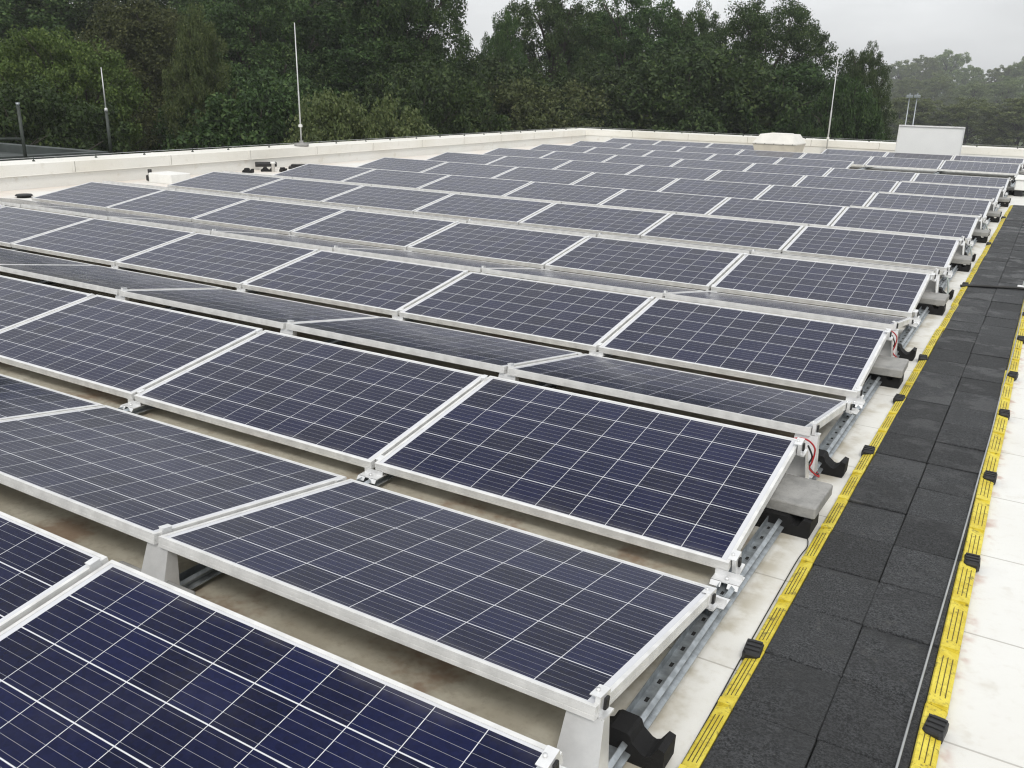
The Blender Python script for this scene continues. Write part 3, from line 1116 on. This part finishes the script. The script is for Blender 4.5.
t1 = Vector((0, 0, at(107, 111, 23.6).z - b0.z))
t2 = Vector((0, 0, at(100.5, 67, 23.6).z - b0.z))
m.tube([(0, 0, 0), t1], [0.038, 0.033], 0, 10)
m.build('tube', M['dark_steel'], o)
m = MB()
m.tube([t1 + Vector((0, 0, 0.002)), t2], [0.016, 0.011], 0, 8)
m.build('rod', M['mast'], o)
m = MB()
m.tube([t1 - Vector((0, 0, 0.03)), t1 + Vector((0, 0, 0.05))], [0.043, 0.03], 0, 10)
m.build('collar', M['mast'], o)
g0 = at(24, 147, 22.5)
g0.z = nbz - 0.2
o = empty('guard_rail', g0)
tag(o, 'dark metal guard rail with a lamp-topped post at the left picture edge', 'railing')
tp = Vector((0, 0, at(18, 106, 22.5).z - g0.z))
m = MB()
m.tube([(0, 0, 0), tp], [0.036, 0.033], 0, 8)
m.build('post', M['dark_steel'], o)
m = MB()
m.tube([tp + Vector((0, 0, 0.002)), tp + Vector((0, 0, 0.07))], [0.03, 0.042], 0, 10)
m.build('lamp_head', M['zinc'], o)
m = MB()
dirv = Vector((-0.5, -0.86, 0))
e0 = Vector((0, 0, at(22, 139, 22.5).z - g0.z))
m.tube([e0, e0 + dirv * 8], 0.03, 0, 8)
m.build('rail', M['dark_steel'], o)

# ------------------------------------------------------------------ trees


def leaf_mesh(name, centers, radii, n_per, size, seed, mat, flat=0.8, droop=0.0):
    rg = np.random.default_rng(seed)
    c = np.repeat(np.array(centers), n_per, axis=0)
    rr = np.repeat(np.array(radii), n_per)[:, None]
    n = len(c)
    d = rg.normal(size=(n, 3))
    d /= np.linalg.norm(d, axis=1)[:, None]
    r = rg.random(n)[:, None] ** 0.45
    off = d * r * rr
    off[:, 2] *= flat
    if droop:
        off[:, 2] -= droop * rr[:, 0] * (off[:, 0] ** 2 + off[:, 1] ** 2) / (rr[:, 0] ** 2)
    p = c + off
    nrm = d * 0.7 + rg.normal(size=(n, 3)) * 0.8 + np.array([0, 0, 0.45])
    nrm /= np.linalg.norm(nrm, axis=1)[:, None]
    a = np.cross(nrm, rg.normal(size=(n, 3)))
    a /= np.linalg.norm(a, axis=1)[:, None] + 1e-9
    b = np.cross(nrm, a)
    s = size * (0.6 + 0.8 * rg.random(n))[:, None]
    v = np.stack([p - a * s, p + b * s * 0.55 + nrm * s * 0.12, p + a * s, p - b * s * 0.55 + nrm * s * 0.12], 1).reshape(-1, 3)
    me = bpy.data.meshes.new(name)
    me.vertices.add(len(v))
    me.vertices.foreach_set('co', v.astype(np.float32).ravel())
    me.loops.add(4 * n)
    me.loops.foreach_set('vertex_index', np.arange(4 * n, dtype=np.int32))
    me.polygons.add(n)
    me.polygons.foreach_set('loop_start', np.arange(0, 4 * n, 4, dtype=np.int32))
    me.polygons.foreach_set('loop_total', np.full(n, 4, dtype=np.int32))
    me.update(calc_edges=True)
    me.materials.append(mat)
    return me


def make_tree(seed, H, base, rad, shape, n_lobes, clumps, leaves, size, mat, lob=0.34, droop=0.0, gap=0.0):
    """returns (trunk mesh, crown mesh) for a tree of height H, its crown starting at 'base'"""
    rg = np.random.default_rng(seed)
    lobes = []
    for i in range(n_lobes):
        t = (i + 0.5) / n_lobes
        z = base + (H - base) * (0.06 + 0.86 * t)
        if shape == 'round':
            prof = math.sqrt(max(0.05, 1 - ((t - 0.42) / 0.66) ** 4))
        elif shape == 'cone':
            prof = 1.05 - 0.85 * t
        else:
            prof = 0.55 + 0.45 * math.sin(math.pi * min(1, t * 1.15))
        a = i * 2.4 + rg.uniform(-.5, .5)
        q = rad * prof * rg.uniform(0.35, 0.80)
        lr = rad * lob * rg.uniform(0.75, 1.25) * (0.65 + 0.5 * prof)
        lobes.append((q * math.cos(a), q * math.sin(a), min(z, H - lr * 0.9), lr))
    lobes.append((rg.uniform(-.1, .1) * rad, rg.uniform(-.1, .1) * rad, H - rad * 0.34, rad * 0.30))
    w = np.array([l[3] ** 2 for l in lobes])
    w /= w.sum()
    cen, rdd = [], []
    ph = rg.uniform(0, 6.28, 6)
    voids = []
    for _ in range(int(14 * gap)):
        t = rg.uniform(0.35, 0.95)
        a = rg.uniform(0, 6.28)
        q = rad * rg.uniform(0.1, 0.9)
        voids.append((q * math.cos(a), q * math.sin(a), base + (H - base) * t, rad * rg.uniform(0.16, 0.30)))

    def envelope(t, a):
        if shape == 'round':
            pr = max(0.0, 1 - (abs(t - 0.5) / 0.5) ** 3.6) ** 0.5
        else:
            pr = max(0.0, 1 - (abs(t - 0.42) / 0.58) ** 2.7) ** 0.55
        bump_ = 0.90 + 0.10 * math.sin(3 * a + ph[0] + 5 * t) + 0.08 * math.sin(5 * a + ph[1] - 9 * t) + 0.08 * math.sin(2 * a + ph[2] + 14 * t)
        return rad * pr * bump_
    while len(cen) < clumps * 0.58:
        t, a = rg.random() ** 0.85, rg.uniform(0, 6.28)
        er = envelope(t, a)
        if rg.random() > er / rad:
            continue
        r = er * rg.random() ** 0.33
        c_ = (r * math.cos(a), r * math.sin(a), base + (H - base) * t * (0.985 + 0.03 * math.sin(4 * a + ph[3])))
        if any((c_[0] - v_[0]) ** 2 + (c_[1] - v_[1]) ** 2 + (c_[2] - v_[2]) ** 2 < v_[3] ** 2 for v_ in voids):
            continue
        cen.append(c_)
        rdd.append(rad * rg.uniform(0.08, 0.15))
    for _ in range(int(clumps * 0.42)):
        l = lobes[rg.choice(len(lobes), p=w)]
        d = rg.normal(size=3)
        d /= np.linalg.norm(d)
        r = l[3] * (0.35 + 0.62 * rg.random() ** 0.6)
        cen.append((l[0] + d[0] * r, l[1] + d[1] * r, l[2] + d[2] * r * 0.85))
        rdd.append(rad * rg.uniform(0.07, 0.14))
    crown = leaf_mesh('crown', cen, rdd, leaves, size, seed + 1, mat, 0.75, droop)
    m = MB()
    bend = rg.uniform(-.05, .05, size=(6, 2)) * H * 0.3
    tr = [(0, 0, -0.3)] + [(bend[j][0] * j / 5, bend[j][1] * j / 5, H * 0.86 * (j + 1) / 6) for j in range(6)]
    r0 = 0.018 * H + 0.06
    m.tube(tr, [r0 * 1.25] + [r0 * (1 - 0.15 * (j + 1)) for j in range(6)], 0, 8)
    for l in lobes[:-1]:
        zc = l[2]
        zs = max(base * 0.75, zc - 0.30 * H * rg.uniform(0.5, 1))
        j = min(5, max(0, zs / (H * 0.86) * 6 - 1))
        jj = int(j)
        bx_, by_ = bend[jj] * jj / 5
        mid = (bx_ * .5 + l[0] * .5 + rg.uniform(-.3, .3), by_ * .5 + l[1] * .5 + rg.uniform(-.3, .3), (zs + zc) / 2 + 0.25)
        m.tube([(bx_, by_, zs), mid, (l[0], l[1], zc)], [r0 * 0.42, r0 * 0.28, r0 * 0.12], 0, 6)
        for _ in range(3):
            d = rg.normal(size=3)
            d /= np.linalg.norm(d)
            e = (l[0] + d[0] * l[3] * .9, l[1] + d[1] * l[3] * .9, zc + abs(d[2]) * l[3] * .8)
            m.tube([mid, ((mid[0] + e[0]) / 2, (mid[1] + e[1]) / 2, (mid[2] + e[2]) / 2 + .2), e], [r0 * 0.2, r0 * 0.12, r0 * 0.04], 0, 5)
    trunk = m.mesh('trunk', M['bark'])
    return trunk, crown, H


KIND = {
    'broad': make_tree(11, 15, 1.0, 5.2, 'round', 22, 1150, 150, 0.070, M['leaf_dark'], 0.30, 0, 0.6),
    'broad_b': make_tree(23, 15, 1.0, 5.0, 'round', 24, 1150, 150, 0.070, M['leaf_green'], 0.28, 0, 0.8),
    'airy': make_tree(37, 15, 1.5, 4.6, 'round', 24, 900, 130, 0.070, M['leaf_green'], 0.28, 0, 2.2),
    'tall': make_tree(41, 17, 1.0, 4.0, 'tall', 24, 1050, 150, 0.072, M['leaf_dark'], 0.32, 0.12, 0.6),
    'light': make_tree(53, 11, 0.6, 4.2, 'round', 20, 1000, 150, 0.066, M['leaf_mid'], 0.32),
    'olive': make_tree(59, 14, 1.0, 4.4, 'tall', 22, 1000, 150, 0.070, M['leaf_olive'], 0.32, 0, 0.6),
    'shrub': make_tree(67, 7, 0.2, 3.6, 'round', 16, 700, 140, 0.066, M['leaf_pale'], 0.36),
    'dark_shrub': make_tree(71, 8, 0.2, 4.0, 'round', 18, 760, 140, 0.074, M['leaf_dark'], 0.36),
    'far': make_tree(83, 18, 0.3, 6.5, 'round', 20, 560, 90, 0.17, M['leaf_far_hazed'], 0.28, 0, 0.8),
    'far_b': make_tree(97, 18, 0.3, 6.0, 'round', 20, 560, 90, 0.17, M['leaf_far_hazed'], 0.28, 0, 0.8),
}


def tree(kind, u, vtop, dist, wpx, label, group, rot=None):
    tm, cm, H = KIND[kind]
    top = at(u, vtop, dist)
    rad = {'broad': 5.2, 'broad_b': 5.0, 'airy': 4.6, 'tall': 4.0, 'light': 4.2, 'olive': 4.4, 'shrub': 3.6, 'dark_shrub': 4.0, 'far': 6.5, 'far_b': 6.0}[kind]
    sz = (top.z - GZ) / H
    d = ray(u, vtop)
    depth = dist / math.hypot(d.x, d.y)
    sx = (wpx / FOC * depth) / (2 * rad * 1.08)
    o = empty(kind_names[kind], (top.x, top.y, GZ), (0, 0, rnd.uniform(0, 6.28) if rot is None else rot))
    o.scale = (sx, sx, sz)
    tag(o, label, 'shrub' if 'shrub' in kind else 'tree', group)
    child('trunk', tm, o)
    child('crown', cm, o)
    return o


kind_names = {'broad': 'broadleaf_tree', 'broad_b': 'broadleaf_tree', 'airy': 'broadleaf_tree', 'tall': 'broadleaf_tree', 'light': 'broadleaf_tree',
              'olive': 'broadleaf_tree', 'shrub': 'shrub', 'dark_shrub': 'shrub', 'far': 'broadleaf_tree', 'far_b': 'broadleaf_tree'}
GN = 'trees close behind the parapet'
GB = 'taller trees in the second line'
GS = 'shrubs along the foot of the trees'
GF = 'hazy trees far beyond at right'
T = [
    # second line first
    ('broad_b', -15, -55, 56, 290, 'tall dark tree at the left picture edge behind the bright round tree', GB),
    ('broad', 95, -35, 56, 260, 'dark tree rising behind the bright round tree and the mast', GB),
    ('broad', 250, -40, 55, 250, 'tall dark tree left of the tall white mast', GB),
    ('tall', 335, -60, 55, 240, 'tall drooping dark tree behind the tall white mast', GB),
    ('broad', 405, -50, 46, 170, 'very dark tall tree at the left side of the sky gap', GB),
    ('dark_shrub', 490, 58, 48, 190, 'dark tree filling the gap below the sky notch', GB),
    ('airy', 503, 14, 50, 62, 'slender loose tree standing in the sky gap', GB),
    ('broad_b', 596, 6, 62, 120, 'dark tree seen between the two loose trees', GB),
    ('dark_shrub', 700, 44, 50, 240, 'dark tree low behind the notch between the right crowns', GB),
    # first line
    ('light', 52, 29, 36, 190, 'bright green round tree behind the left parapet', GN),
    ('olive', 140, -6, 44, 190, 'olive brown tree between the bright tree and the dark mass', GN),
    ('broad_b', 258, -25, 46, 210, 'dark green tree just left of the tall white mast', GN),
    ('olive', 196, 8, 36, 90, 'brownish bushy tree low behind the left parapet', GN),
    ('tall', 375, -25, 46, 190, 'dark drooping tree leaning over the pale shrub', GN),
    ('airy', 554, -20, 54, 140, 'loose tree with sky holes right of the sky gap', GN),
    ('airy', 640, -12, 55, 160, 'loose tree with sky holes left of the round crown', GN),
    ('broad', 773, -3, 54, 158, 'round topped dark tree behind the cream vent', GN),
    ('broad_b', 694, 6, 56, 110, 'dark tree filling the dip left of the round crown', GN),
    ('broad_b', 866, 46, 54, 78, 'lower dark tree at the right end of the dark row behind the mast', GN),
    # undergrowth
    ('shrub', 348, 92, 29, 190, 'pale leafy shrub at the foot of the tall white mast', GS),
    ('dark_shrub', 15, 85, 32, 230, 'dark shrub below the bright tree at the left edge', GS),
    ('dark_shrub', 262, 72, 36, 240, 'dark shrub left of the pale shrub', GS),
    ('dark_shrub', 425, 64, 40, 190, 'dark shrub right of the pale shrub', GS),
    ('shrub', 535, 78, 46, 200, 'mid green shrub behind the corner of the parapet', GS),
    ('dark_shrub', 618, 68, 50, 200, 'dark shrub behind the far parapet left of the vent', GS),
    ('dark_shrub', 705, 68, 51, 200, 'dark shrub behind the far parapet beside the cream vent', GS),
    ('dark_shrub', 785, 66, 51, 190, 'dark shrub behind the far parapet above the cream vent', GS),
    ('dark_shrub', 848, 78, 46, 100, 'dark shrub at the right end of the dark row', GS),
    # far wood at right
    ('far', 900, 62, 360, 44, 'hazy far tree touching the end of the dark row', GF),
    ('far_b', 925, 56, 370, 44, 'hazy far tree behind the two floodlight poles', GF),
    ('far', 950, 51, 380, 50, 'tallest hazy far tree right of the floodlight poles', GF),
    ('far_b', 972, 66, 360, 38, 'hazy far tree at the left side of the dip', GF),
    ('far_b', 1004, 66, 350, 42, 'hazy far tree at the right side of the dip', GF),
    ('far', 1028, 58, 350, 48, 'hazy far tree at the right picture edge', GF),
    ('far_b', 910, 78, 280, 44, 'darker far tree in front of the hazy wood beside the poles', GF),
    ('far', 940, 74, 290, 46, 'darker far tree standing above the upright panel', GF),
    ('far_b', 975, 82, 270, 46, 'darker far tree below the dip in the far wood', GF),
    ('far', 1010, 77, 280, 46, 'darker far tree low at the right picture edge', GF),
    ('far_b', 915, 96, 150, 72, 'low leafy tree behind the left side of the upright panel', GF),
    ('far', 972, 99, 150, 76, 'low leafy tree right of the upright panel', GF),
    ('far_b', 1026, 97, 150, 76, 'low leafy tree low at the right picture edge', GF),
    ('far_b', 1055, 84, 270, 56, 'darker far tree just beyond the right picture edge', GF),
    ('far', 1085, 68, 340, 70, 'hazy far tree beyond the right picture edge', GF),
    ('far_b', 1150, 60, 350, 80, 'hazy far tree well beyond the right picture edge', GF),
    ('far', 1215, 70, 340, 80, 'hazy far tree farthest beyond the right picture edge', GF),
]
for t in T:
    tree(*t)

# two floodlight poles before the far wood
for u, hu, lb in ((908, 909.5, 'left'), (913.5, 917, 'right')):
    top = at(hu, 98, 95)
    o = empty('floodlight_pole', (top.x, top.y, GZ))
    tag(o, '%s one of two thin floodlight poles before the hazy far trees' % lb, 'lamp pole', 'floodlight poles')
    hgt = top.z - GZ
    m = MB()
    m.tube([(0, 0, 0), (0, 0, hgt)], [0.075, 0.045], 0, 8)
    m.build('pole', M['zinc'], o)
    m = MB()
    m.cbox((-0.27, -0.18, hgt + 0.01), (0.27, 0.18, hgt + 0.28), 0.04)
    m.box((-0.06, -0.06, hgt + 0.281), (0.06, 0.06, hgt + 0.45))
    m.build('lamp_head', M['zinc'], o)

# ------------------------------------------------------------------ air
m = MB()
m.box((-1700, -1700, GZ - 1.4), (1700, 1700, 24.0))
hz = m.build('haze', M['mast'])
hz.data.materials.clear()
hm_ = bpy.data.materials.new('haze_air')
hm_.use_nodes = True
nt = hm_.node_tree
nt.nodes.remove(nt.nodes['Principled BSDF'])
pv = N(nt, 'ShaderNodeVolumePrincipled')
pv.inputs['Color'].default_value = (0.90, 0.93, 0.96, 1)
pv.inputs['Density'].default_value = 0.0007
nt.links.new(pv.outputs[0], nt.nodes['Material Output'].inputs['Volume'])
hz.data.materials.append(hm_)
hz['kind'] = 'stuff'

# ------------------------------------------------------------------ light
SUN_EL, SUN_AZ = R(48), R(150)     # azimuth clockwise from +Y
wld = bpy.data.worlds.new('World')
scene.world = wld
wld.use_nodes = True
nt = wld.node_tree
bg = nt.nodes['Background']
sky = N(nt, 'ShaderNodeTexSky')
sky.sky_type = 'NISHITA'
sky.sun_disc = False
sky.sun_elevation = SUN_EL
sky.sun_rotation = SUN_AZ
sky.dust_density = 4.0
tc = N(nt, 'ShaderNodeTexCoord')
sp = N(nt, 'ShaderNodeSeparateXYZ')
nt.links.new(tc.outputs['Generated'], sp.inputs[0])
mp = N(nt, 'ShaderNodeMapping')
mp.inputs['Scale'].default_value = (1.0, 1.0, 3.0)
nt.links.new(tc.outputs['Generated'], mp.inputs['Vector'])
cl = noise(nt, mp.outputs[0], 2.2, 5, 0.55)
grad = ramp(nt, sp.outputs[2], 0.0, 0.75, 8.0, 9.3)
cloud = mth(nt, 'MULTIPLY', grad, ramp(nt, cl, 0.3, 0.7, 0.83, 1.12))
cc = N(nt, 'ShaderNodeCombineColor')
nt.links.new(mth(nt, 'MULTIPLY', cloud, 0.985), cc.inputs[0])
nt.links.new(cloud, cc.inputs[1])
nt.links.new(mth(nt, 'MULTIPLY', cloud, 1.012), cc.inputs[2])
mixed = mixc(nt, 0.90, sky.outputs[0], cc.outputs[0])
nt.links.new(mixed, bg.inputs['Color'])
bg.inputs['Strength'].default_value = 0.10

sl = bpy.data.lights.new('sun', 'SUN')
sl.energy = 1.2
sl.angle = R(12)
sl.color = (1.0, 0.96, 0.90)
so = bpy.data.objects.new('sun', sl)
COL.objects.link(so)
sd = Vector((math.sin(SUN_AZ) * math.cos(SUN_EL), math.cos(SUN_AZ) * math.cos(SUN_EL), math.sin(SUN_EL)))
so.rotation_euler = sd.to_track_quat('Z', 'Y').to_euler()

# ------------------------------------------------------------------ render settings
vs_ = scene.view_settings
vs_.view_transform = 'Standard'
vs_.look = 'None'
vs_.gamma = 1
vs_.exposure = 0.28
vs_.use_curve_mapping = False
scene.render.engine = 'CYCLES'
cy = scene.cycles
cy.use_denoising = True
cy.filter_width = 1.2
cy.max_bounces = 6
cy.diffuse_bounces = 3
cy.glossy_bounces = 3
cy.transmission_bounces = 2
cy.volume_bounces = 0
cy.sample_clamp_indirect = 6
